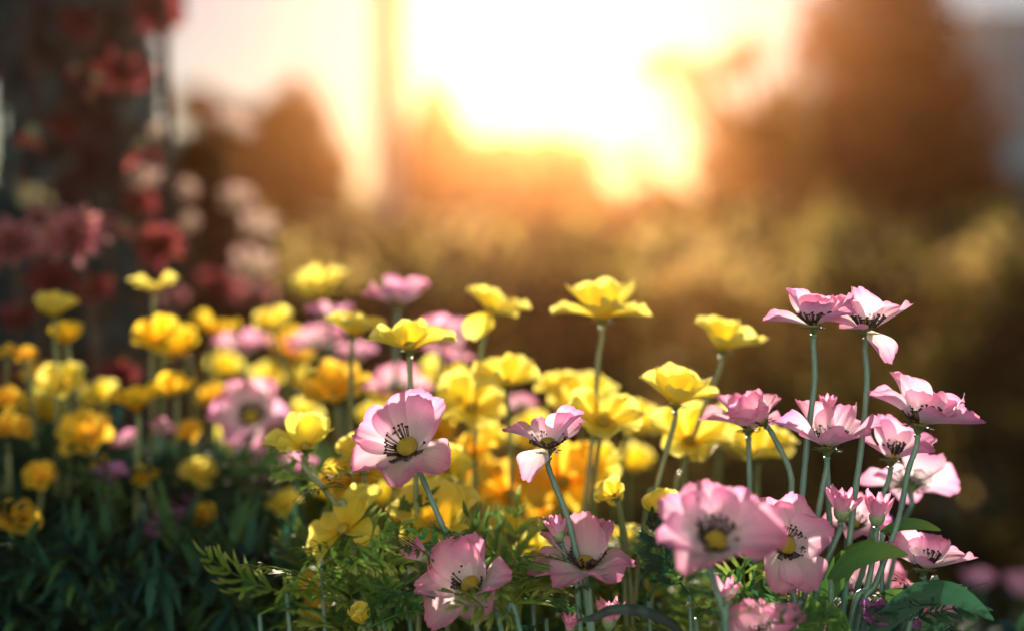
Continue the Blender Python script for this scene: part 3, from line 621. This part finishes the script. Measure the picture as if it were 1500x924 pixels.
# buds
flower('bud', 628, 818, 46, .75, (-.62, .15, .45), 'pink bud leaning left above the low left pink flower', stem=((655, 830), (680, 870), (700, 930)))
flower('bud', 820, 790, 46, .75, (-.30, .1, .9), 'pink bud in the middle beside the straight blue-green stem', stem=((832, 815), (840, 850), (850, 920)), leaves=1)
flower('bud', 1062, 888, 52, .72, (0, .1, 1), 'pink bud under the large soft pink flower', leaves=1)
flower('bud', 1232, 758, 56, .75, (.05, .2, .9), 'pink bud right of the flower facing the camera', stem=((1222, 790), (1205, 840), (1190, 930)), leaves=1)
flower('bud', 1284, 766, 54, .75, (.02, .1, 1), 'magenta-pink bud right beside another bud on the right', stem=((1284, 800), (1270, 860), (1240, 940)), leaves=1)
flower('bud', 892, 918, 50, .745, (.02, .15, 1), 'deep pink bud at the bottom edge by the dark curved blade', leaves=1)
flower('bud', 1210, 604, 34, .77, (.1, .05, 1), 'tiny pink bud peeping up behind the broad side-on flower', stem=((1212, 650), (1214, 740), (1215, 850)), leaves=0)
flower('bud', 835, 925, 34, .75, (0, .3, 1), 'bud tip just showing at the bottom edge', leaves=0)
# ---------------------------------------------------------------- pink, behind
for a in ((370, 612, 112, .93, (0, .85, .5), 'blurred lilac-pink flower facing the camera on the left'), (360, 522, 92, .98, (0, .1, 1), 'blurred lilac flower above the camera-facing one on the left'),
    (582, 446, 98, .97, U, 'pale pink flower behind the upper yellow pair, left of centre'), (482, 470, 72, 1.0, U, 'blurred pink flower under the highest left yellow one'),
    (466, 512, 84, .98, (-.1, .4, 1), 'blurred pink flower left of the upper yellow pair'), (648, 500, 86, .93, (.2, .5, .9), 'pink flower behind the right tip of the side-on yellow flower'),
    (585, 575, 90, .93, (0, .5, .9), 'soft pink flower behind the thin stem left of centre'), (190, 652, 50, .95, (-.3, .4, .8), 'small magenta-pink bloom on the left, left one of two'),
    (237, 634, 46, .95, (.2, .3, .9), 'small magenta-pink bloom on the left, right one of two'), (368, 672, 66, .93, (-.1, .5, .9), 'blurred pink flower below the lilac camera-facing one'),
    (436, 692, 72, .90, (.1, .3, 1), 'blurred pink flower under the yellow flower on a dark stem'), (364, 716, 44, .93, (0, .3, 1), 'small blurred pink bloom above the dark leaves'),
    (655, 535, 80, .95, (.2, .2, 1), 'soft pink flower behind the yellow cluster in mid frame'), (764, 598, 46, .95, (0, .4, 1), 'small pink bloom peeping between yellow flowers'),
    (520, 530, 70, .97, (0, .3, 1), 'soft pink flower behind orange petals left of centre')):
    flower('pink', *a, cup=26, leaves=2)
for a in ((248, 778, 82, .93, (-.2, .55, .8), 'violet-pink flower in the dark leaves at lower left'), (160, 700, 56, .93, (.1, .4, .9), 'small violet bloom in the leaves at far left'), (282, 745, 50, .95, (.3, .2, .9), 'small violet bloom right above the lower left violet flower')):
    flower('violet', *a, cup=30, leaves=3)
# ---------------------------------------------------------------- yellow
YL = [
 (882, 468, 150, .86, (.02, .03, 1), 'tall yellow flower from the side, highest of the middle', 26, ((876, 530), (870, 620), (858, 740), (855, 820)), [(175, 14, 1.), (140, 46, 1.), (95, 46, .9), (50, 46, 1.), (10, 12, 1.), (270, 22, .7), (310, 20, .8)]),
 (600, 512, 134, .80, (.0, .02, 1), 'yellow flower from the side on a thin dark stem left of centre', 20, ((603, 560), (606, 640), (610, 740)), [(172, 14, 1.), (95, 50, .8), (60, 42, .8), (8, 20, 1.05), (265, 20, .6), (150, 24, .8)]),
 (718, 458, 110, .90, (.25, .15, .95), 'yellow flower with one petal hanging, between two upper yellow flowers', 20, ((706, 510), (700, 570), (695, 680)), [(165, 42, .9), (120, 30, .9), (10, 18, 1.1), (60, 34, .8), (245, -58, .9), (330, 10, .8)]),
 (1058, 512, 122, .86, (.12, .05, 1), 'yellow flower left of the highest pink pair', 30, ((1044, 545), (1030, 600), (1000, 690), (985, 760)), [(160, 44, 1.), (120, 50, .9), (20, 14, 1.1), (70, 46, .9), (320, 18, .9), (240, 30, .7)]),
 (990, 592, 132, .81, (.08, .04, 1), 'yellow flower above centre right on a dark stem', 32, ((980, 640), (962, 710), (940, 790)), [(170, 34, 1.), (130, 52, 1.), (85, 52, .95), (35, 36, 1.), (5, 24, 1.), (280, 36, .7)]),
 (448, 658, 125, .80, (.05, .15, 1), 'yellow flower with raised petals on a dark stem, left', 22, ((462, 680), (490, 735), (520, 800)), [(178, 4, 1.), (112, 62, .95), (60, 55, .9), (30, 40, .8), (215, 6, .7)]),
 (518, 492, 92, .87, (-.05, .05, 1), 'yellow flower just behind the dark-stemmed side-on one', 28, (), None),
 (472, 436, 98, 1.04, (0, .05, 1), 'blurred yellow flower highest on the left of centre', 22, (), None),
 (742, 565, 108, .87, (.08, .1, 1), 'yellow flower with a pointed peak in the middle cluster', 26, (), None),
 (690, 600, 118, .88, (-.05, .35, .9), 'broad yellow flower at the left of the middle cluster', 24, (), None),
 (852, 595, 112, .90, (0, .45, .9), 'amber yellow flower behind the tall stem in mid frame', 24, (), None),
 (882, 622, 134, .84, (.05, .2, 1), 'broad yellow flower under the tall side-on one', 26, (), None),
 (815, 572, 60, .90, (-.2, .3, 1), 'small yellow flower left of the amber one', 30, (), None),
 (1008, 648, 122, .86, (-.05, .3, .9), 'yellow flower under the dark-stemmed one right of centre', 30, (), None),
 (1112, 668, 116, .87, (0, .1, 1), 'yellow flower beneath the soft pink flower on the right', 20, (), None),
 (530, 668, 84, .82, (-.2, .4, .9), 'yellow flower tucked behind the wide open pink one', 24, (), None),
 (505, 778, 142, .79, (-.35, .35, .85), 'large drooping yellow flower above the lower left leaves', 12, (), [(180, -12, 1.), (205, -18, .8), (30, 30, 1.15), (60, 30, .8), (330, -5, .7), (120, 16, .7)]),
 (640, 775, 152, .80, (.02, .45, .9), 'large yellow flower behind the leaning pink bud', 30, (), [(160, 24, 1.05), (110, 36, 1.), (70, 36, 1.), (25, 34, 1.05), (215, 10, .8), (300, 8, .8)]),
 (968, 750, 78, .79, (.0, .5, .9), 'yellow flower left of the large soft pink flower', 40, (), None),
 (900, 728, 62, .79, (-.4, .4, .7), 'crumpled yellow flower right of mid frame', 50, (), None),
 (530, 912, 66, .76, (-.3, .3, .9), 'yellow petals poking up at the bottom edge, left', 60, (), None),
 (620, 625, 78, .90, (0, .4, 1), 'yellow flower hidden behind the wide open pink petals', 30, (), None),
 (655, 690, 80, .86, (.1, .4, 1), 'yellow flower right of the wide open pink stem', 26, (), None),
 (870, 690, 84, .88, (0, .4, 1), 'yellow flower under the broad yellow one in mid frame', 30, (), None),
 (890, 800, 60, .88, (0, .4, 1), 'yellow bloom low behind the tall upright petal', 30, (), None),
 (955, 855, 62, .86, (0, .5, 1), 'small yellow bloom among the low leaves right of centre', 30, (), None),
 (880, 872, 50, .86, (.3, .4, 1), 'small yellow bloom under the low centre pink flower', 30, (), None),
 (735, 775, 70, .86, (0, .5, 1), 'yellow bloom right above the low left pink flower', 30, (), None),
 (80, 462, 84, .95, (0, .05, 1), 'yellow flower topmost at the far left', 30, (), None), (98, 502, 70, .96, (.1, .3, 1), 'yellow flower right below the topmost far left one', 30, (), None),
 (225, 428, 86, .98, (0, .02, 1), 'yellow flower alone against the dark climbers', 22, (), [(175, 34, 1.), (5, 32, 1.), (265, 20, .6), (90, 20, .6), (40, 20, .8), (140, 18, .8)]),
 (92, 568, 96, .95, (0, .4, .9), 'amber yellow flower midway up the far left', 26, (), None),
 (235, 502, 90, .97, (-.1, .3, 1), 'yellow flower at left end of the row under the climbers', 24, (), None), (312, 492, 84, .98, (.1, .05, 1), 'yellow flower at right end of the row under the climbers', 20, (), None),
 (200, 602, 92, .93, (-.05, .08, 1), 'yellow cup-like flower above the small magenta pair', 32, (), None), (256, 578, 80, .95, (.1, .2, 1), 'yellow flower right of the yellow cup-like one', 34, (), None),
 (400, 480, 66, 1.02, (0, .3, 1), 'blurred yellow flower between lilac blooms', 26, (), None), (395, 560, 60, 1.0, (0, .4, 1), 'blurred yellow bloom above the lilac camera-facing flower', 26, (), None),
 (290, 700, 70, .95, (0, .5, 1), 'dull yellow flower above the lower left violet flower', 26, (), None), (330, 720, 66, .96, (0, .4, 1), 'dull yellow flower left of the small pink bloom', 26, (), None),
 (545, 620, 60, .93, (.1, .3, 1), 'yellow bloom above the left petal of the wide open pink flower', 30, (), None)]
for (x, y, d, Z, ax, lb, cup, st, pt) in YL:
    flower('yellow', x, y, d, Z, ax, lb, cup, st, pet=pt, leaves=6 if x > 400 else 3)
for (x, y, d, Z, ax, lb) in ((490, 588, 128, .91, (0, .25, 1), 'wide orange-yellow flower above the dark-stemmed yellow one'), (745, 725, 110, .89, (0, .7, .8), 'large soft orange flower left of centre stem'),
    (825, 705, 118, .88, (.1, .7, .7), 'large soft orange flower right of the centre stem'), (695, 665, 64, .88, (.1, .5, 1), 'small orange flower right of the wide open pink one'),
    (520, 705, 92, .86, (-.3, .4, .9), 'orange flower under the left petals of the wide open pink one'), (575, 700, 70, .88, (.2, .4, 1), 'orange flower between two stems left of centre'),
    (455, 862, 52, .83, (0, .7, .8), 'small orange bloom among the pale leaves, upper one'), (462, 896, 50, .82, (0, .7, .8), 'small orange bloom among the pale leaves, lower one'),
    (590, 768, 50, .86, (0, .4, 1), 'orange bloom behind the large drooping yellow flower'), (130, 640, 92, .95, (0, .75, .7), 'orange-yellow flower facing the camera at far left'),
    (150, 682, 36, .95, (.1, .5, .9), 'small orange bloom under the far left camera-facing one'), (12, 640, 84, .93, (.3, .3, .9), 'orange flower cut by the left edge, upper one'),
    (22, 765, 84, .88, (.4, .4, .8), 'orange flower cut by the left edge, lower one'), (38, 524, 40, .97, (0, .3, 1), 'small orange bloom near the left edge'),
    (8, 520, 40, .97, (0, .3, 1), 'small orange bloom on the left edge'), (312, 585, 56, .96, (.1, .3, 1), 'orange bloom left of the lilac flower'), (10, 590, 60, .95, (.1, .3, 1), 'orange flower above the upper left-edge orange one'),
    (280, 635, 44, .96, (0, .5, 1), 'small orange bloom between the magenta pair and lilac flower'), (640, 640, 60, .9, (0, .6, .9), 'orange bloom by the right tip of the wide open pink flower')):
    flower('orange', x, y, d, Z, ax, lb, 24, leaves=2)
rf = random.Random(15)
for (x, y, Z) in ((575, 640, .93), (600, 735, .90), (690, 745, .92), (562, 590, 1.0), (712, 650, .94), (785, 650, .95), (930, 625, .93), (440, 565, 1.0), (650, 560, .98), (420, 520, 1.03), (330, 545, 1.03), (700, 700, .96),
    (925, 690, .95), (1060, 640, .95), (150, 590, 1.02), (60, 610, 1.02), (270, 520, 1.05), (490, 730, .92), (560, 740, .94), (800, 760, .93), (350, 640, 1.02), (440, 625, .98), (610, 690, .95), (60, 560, 1.05)):
    flower(rf.choice(('yellow', 'yellow', 'orange')), x, y, rf.uniform(66, 88), Z, (rf.uniform(-.3, .3), rf.uniform(.1, .7), .9), 'blurred bloom half hidden in the yellow and orange mass behind the sharper flowers', rf.uniform(18, 50), leaves=3)['group'] = 'half hidden blurred blooms'
for (kd, x, y, d, Z, ax, lb) in (('yellow', 300, 760, 52, .92, (.2, .5, .8), 'small yellow bloom low right of the violet flower'), ('orange', 60, 700, 58, .92, (.1, .5, .8), 'orange bloom low between the far left stems'),
    ('yellow', 420, 745, 56, .90, (-.2, .4, .8), 'small yellow bloom in the leaves left of the large drooping one'), ('orange', 85, 805, 44, .90, (.2, .6, .7), 'lowest orange bloom at the lower left'), ('yellow', 215, 702, 46, .93, (0, .5, .9), 'small yellow bloom below the magenta pair'),
    ('violet', 405, 700, 54, .91, (.1, .5, .9), 'violet bloom left of the pink one under the dark-stemmed yellow flower'), ('yellow', 660, 812, 60, .86, (0, .5, .9), 'yellow bloom just behind the low left pink flower'), ('yellow', 780, 812, 58, .86, (0, .6, .8), 'yellow bloom low between the two bottom pink flowers'),
    ('yellow', 930, 790, 52, .85, (0, .5, .9), 'yellow bloom left of the large soft pink flower, lower one'), ('yellow', 560, 850, 54, .84, (.2, .5, .8), 'yellow bloom low among the feathery leaves'), ('yellow', 730, 850, 46, .85, (0, .5, .9), 'yellow bloom low right of the bottom left pink flower')):
    flower(kd, x, y, d, Z, ax, lb, 26, leaves=1)
flower('budyellow', 545, 800, 40, .79, (-.4, .2, .8), 'yellow bud right of the large drooping yellow flower', leaves=2)
flower('budyellow', 905, 740, 34, .80, (-.3, .3, .8), 'yellow bud under the crumpled yellow flower', leaves=2)
# ---------------------------------------------------------------- red and pale flowers, left
for (kd, x, y, d, Z, ax, lb) in (('red', 110, 352, 100, 1.12, (0, .8, .5), 'large pink-rimmed red flower with dark centre at left'), ('red', 18, 362, 90, 1.12, (.1, .7, .6), 'pink-rimmed red flower at the left edge'),
    ('darkred', 235, 366, 74, 1.2, (.1, .8, .4), 'dark red round flower against the post'), ('darkred', 78, 420, 84, 1.15, (0, .6, .7), 'dark red flower under the large pink-rimmed one'),
    ('red', 160, 335, 46, 1.25, (.2, .5, .8), 'small red flower right of the large pink-rimmed one'), ('darkred', 172, 556, 66, 1.1, (0, .6, .8), 'dark red flower above the yellow cup-like one'),
    ('darkred', 28, 470, 60, 1.15, (.1, .6, .8), 'dark red flower above the left edge orange blooms'), ('red', 58, 318, 40, 1.25, (0, .6, .8), 'small red flower between the two pink-rimmed ones'), ('red', 60, 375, 62, 1.2, (-.1, .6, .8), 'red flower low between the two pink-rimmed ones'), ('darkred', 140, 430, 60, 1.15, (.1, .6, .7), 'dark red flower right of the dark red one under the large bloom'),
    ('darkred', 205, 300, 54, 1.3, (.1, .7, .6), 'dim red flower high beside the post'), ('red', 255, 440, 46, 1.3, (0, .5, .8), 'small red flower below the dark red round one at the post'), ('darkred', 95, 180, 60, 1.35, (0, .5, -.6), 'dim red bloom in the middle of the climbers'), ('darkred', 120, 30, 66, 1.35, (-.1, .5, -.5), 'dim red bloom near the top edge of the climbers'),
    ('darkred', 178, 92, 96, 1.3, (.1, .35, -.9), 'big brownish red bloom high in the climbers'), ('darkred', 225, 20, 84, 1.35, (.3, .6, .3), 'dark red bloom in the top corner of the climbers'),
    ('darkred', 30, 560, 60, 1.2, (0, .6, .8), 'dark red flower low at the left edge'), ('darkred', 320, 428, 76, 1.5, (.2, .5, .8), 'dull red flower right of the dark post, left one'), ('red', 375, 440, 66, 1.5, (0, .4, .9), 'dull red flower right of the dark post, right one')):
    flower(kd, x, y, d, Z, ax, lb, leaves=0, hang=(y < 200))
for (x, y, d, Z, ax, lb) in ((48, 188, 44, 1.2, (-.25, .1, -1), 'orange-red hanging bell at far left'), (205, 208, 50, 1.25, (.3, .2, -1), 'red hanging bell in front of the climbers'),
    (140, 112, 36, 1.2, (.35, .1, -1), 'pale coral hanging bell, left of the two high ones'), (110, 98, 28, 1.25, (0, .1, -1), 'small coral hanging bell above the others'), (180, 325, 30, 1.25, (0, .1, -1), 'coral bell hanging beside the pink-rimmed flower')):
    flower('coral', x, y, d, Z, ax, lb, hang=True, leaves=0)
for (x, y, d, Z, ax, lb) in ((338, 195, 74, 1.6, (.4, .5, .6), 'pale pink bloom highest right of the dark post'), (345, 300, 62, 1.55, (.2, .6, .6), 'cream bloom midway right of the dark post'), (378, 338, 66, 1.5, (.1, .7, .5), 'cream-white bloom nearest the orange tree'),
    (372, 398, 78, 1.45, (0, .7, .6), 'wide pale beige bloom above the yellow flowers'), (232, 195, 28, 1.4, (0, .8, .3), 'small cream bloom on the dark post'), (280, 328, 30, 1.45, (0, .8, .3), 'small cream bloom low beside the dark post'), (275, 280, 34, 1.5, (.3, .8, .3), 'small grey-pink bloom beside the dark post'),
    (215, 275, 70, 1.35, (-.1, .5, .7), 'greyish bloom in the gap of the climbers')):
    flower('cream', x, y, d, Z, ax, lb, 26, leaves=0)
# ---------------------------------------------------------------- single leaves in front
def broad_leaf(pts, w, label, mat='leaf_broad', fold=.25, name='broad_leaf', twist=0., n=26):
    """long leaf along a path of (x, y, Z), half width w metres, widest in its middle"""
    C = spline([P(*p) for p in pts], 8); N = len(C)-1; base = C[0].copy()
    foot = Vector((base.x, base.y, -.004)); R = root(name, foot, label, 'leaf', 'single leaves among the flowers' if mat != 'blade' else None)
    V, Fa, UVs = [], [], []
    for i, p in enumerate(C):
        t = i/N; d = (C[min(i+1, N)]-C[max(i-1, 0)]).normalized()
        s = d.cross(Vector((0, -1, .25))).normalized(); s = Matrix.Rotation(twist*(t-.3), 3, d) @ s; u = s.cross(d).normalized()
        ww = w*(sin(pi*(.06+.94*t))**.75)*(1-.2*t)+.0003
        for k in range(-3, 4):
            q = k/3; V.append(p+s*q*ww+u*(abs(q)**1.3*ww*fold+.04*ww*sin(i*1.3+k))-foot); UVs.append(((q+1)/2, t))
    for i in range(N):
        for k in range(6): Fa.append((i*7+k, i*7+k+1, i*7+8+k, i*7+7+k))
    link('leaf', mk('leaf', V, Fa, M[mat], UVs), R)
    tv, tf = tube(spline([foot-foot, (base-foot)*.5+Vector((.004, .003, 0)), base-foot+(C[1]-base)*.5]), .0012, 7); link('stalk', mk('stalk', tv, tf, M['stem']), R)
    return R
broad_leaf([(1268, 945, .73), (1300, 905, .73), (1345, 872, .73), (1390, 868, .73), (1425, 885, .73), (1456, 908, .73)], .0068, 'broad green leaf arching over at the lower right corner', 'leaf_dark', twist=.2)
broad_leaf([(1190, 905, .75), (1210, 860, .75), (1245, 815, .75), (1285, 788, .75)], .0075, 'folded green leaf rising behind the pair of buds', twist=.5)
broad_leaf([(1215, 850, .74), (1250, 818, .74), (1290, 806, .74), (1330, 812, .74)], .006, 'narrow green leaf crossing the stems on the right')
broad_leaf([(1290, 780, .75), (1320, 768, .75), (1350, 768, .75), (1378, 776, .75)], .0032, 'small thin leaf right of the magenta-pink bud')
broad_leaf([(1265, 905, .75), (1300, 880, .75), (1345, 862, .75)], .006, 'green leaf left of the arching broad one')
broad_leaf([(1180, 950, .73), (1190, 905, .73), (1186, 872, .73)], .007, 'short upright green leaf at the bottom edge')
broad_leaf([(1240, 950, .73), (1225, 910, .73), (1212, 882, .73)], .006, 'short green leaf leaning left at the bottom edge')
broad_leaf([(1020, 958, .72), (985, 915, .72), (945, 896, .72), (900, 892, .72), (868, 904, .72), (845, 908, .72)], .0028, 'long thin dark blade curving over the bottom edge', 'blade', name='grass_blade')
for i, (x, y, Z, a, L, mt, lb) in enumerate(((380, 900, .80, 15, .055, 'leaf_yellow', 'pale feathery leaf at the bottom left of the yellow blooms'), (420, 868, .80, 150, .05, 'leaf_yellow', 'pale feathery leaf reaching left beside the small orange blooms'),
    (350, 800, .90, 265, .07, 'leaf', 'green feathery leaf hanging in the dark on the left'), (210, 735, .93, 165, .05, 'leaf', 'green feathery leaf left of the violet flower'), (350, 880, .90, 280, .06, 'leaf_teal', 'dim blue-green feathery leaf at lower left'),
    (470, 830, .79, 20, .05, 'leaf_yellow', 'feathery leaf under the large drooping yellow flower'), (560, 860, .80, 60, .055, 'leaf', 'feathery leaf left of the low left pink flower'), (600, 900, .79, 120, .05, 'leaf', 'feathery leaf at the bottom below the leaning bud'),
    (780, 870, .79, 130, .06, 'leaf', 'feathery leaf left of the low centre pink flower'), (800, 905, .78, 200, .05, 'leaf_teal', 'blue-green feathery leaf at the bottom, middle'), (940, 800, .82, 230, .05, 'leaf', 'curled striped-looking leaf left of the large soft pink flower'),
    (950, 880, .78, 60, .05, 'leaf', 'feathery leaf above the dark blade'), (1010, 870, .77, 120, .045, 'leaf_teal', 'fine blue-green leaf below the large soft pink flower'), (1020, 905, .77, 30, .05, 'leaf', 'feathery leaf left of the bud under the soft flower'),
    (760, 900, .80, 80, .06, 'leaf_yellow', 'yellow-green feathery leaf right of the low left pink flower'), (1090, 880, .78, 80, .05, 'leaf_yellow', 'yellow-green leaf under the camera-facing pink flower'))):
    p = P(x, y, Z); foot = Vector((p.x+.01, p.y+.02, -.004)); R = root('feathery_leaf', foot, lb, 'leaf', 'feathery leaves low in the bed')
    link('leaf', LEAF[mt][i % 5], R, mat=Matrix.Translation(p-foot) @ Matrix.Rotation(-radians(a), 4, 'Y') @ Matrix.Rotation(radians(50 if i % 2 else -55), 4, 'X') @ Matrix.Scale(L, 4))
    tv, tf = tube(spline([Vector((0, 0, 0)), (p-foot)*.5+Vector((.006, 0, 0)), p-foot]), .0012, 6); link('stalk', mk('stalk', tv, tf, M['stem']), R)
# low leaf mass of the bed
def cover_geo():
    V, Fa, tone = [], [], []; rr = random.Random(9); B = Vector()
    for _ in range(5200):
        px = rr.uniform(-120, 1620) if rr.random() < .5 else rr.uniform(-150, 480); Z = rr.uniform(.82 if px > 480 else .86, 1.5 if px > 480 else 1.25)
        lim = limit(px)+(65 if px > 480 else 45)+rr.random()**1.2*230
        if px > 1000: lim += 30
        if px < 480 and Z < .97: lim += 110
        p = P(px, lim, Z); p.z -= .0
        if p.z < .02: continue
        L = rr.uniform(.02, .045)*(1 if px > 480 else 1.35); a = Vector((rr.uniform(-1, 1), rr.uniform(-.8, .6), rr.uniform(-.2, 1.1))).normalized()
        n0 = len(Fa); UVs = []
        for k in range(5):
            b = (a+Vector((rr.uniform(-.7, .7), rr.uniform(-.7, .7), rr.uniform(-.6, .5)))).normalized()
            lance(V, Fa, UVs, p, b, Vector((.1, .2, 1)), L*rr.uniform(.6, 1.1), L*(.11 if px > 480 else .062), rr.uniform(.2, 1.3), n=4)
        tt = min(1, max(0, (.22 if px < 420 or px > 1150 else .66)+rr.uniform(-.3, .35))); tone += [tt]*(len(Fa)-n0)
    # stalks down to the soil
    n0 = len(Fa)
    for _ in range(120):
        Z = rr.uniform(1.05, 1.5); px = rr.uniform(-100, 1600); p = P(px, limit(px)+80+rr.random()*150, Z); q = Vector((p.x+rr.uniform(-.04, .04), p.y+rr.uniform(-.03, .03), -.003))
        tube([p, (p+q)/2+Vector((rr.uniform(-.01, .01), 0, 0)), q], .0008, 5, V, Fa)
    tone += [.35]*(len(Fa)-n0)
    return V, Fa, tone
v, f, t = cover_geo()
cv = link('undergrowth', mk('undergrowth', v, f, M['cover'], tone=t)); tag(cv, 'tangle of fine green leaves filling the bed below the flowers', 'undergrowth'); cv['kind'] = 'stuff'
# ---------------------------------------------------------------- haze
m, n, l = newmat('haze'); pv = n.new('ShaderNodeVolumePrincipled'); pv.inputs['Color'].default_value = (1, .40, .13, 1)  # orange volume added to stand in for lens flare glow around the sun
pv.inputs['Density'].default_value = HAZE_D; pv.inputs['Anisotropy'].default_value = HAZE_G
o = n.new('ShaderNodeOutputMaterial'); l.new(pv.outputs[0], o.inputs['Volume'])
V, Fa = [], []; box(V, Fa, -19, 19, -9, 17.5, -1.05, 3.9)
hz = link('haze', mk('haze', V, Fa, m, smooth=False)); hz['kind'] = 'stuff'; tag(hz, 'orange-tinted haze added for the lens flare glow around the sun', 'haze')
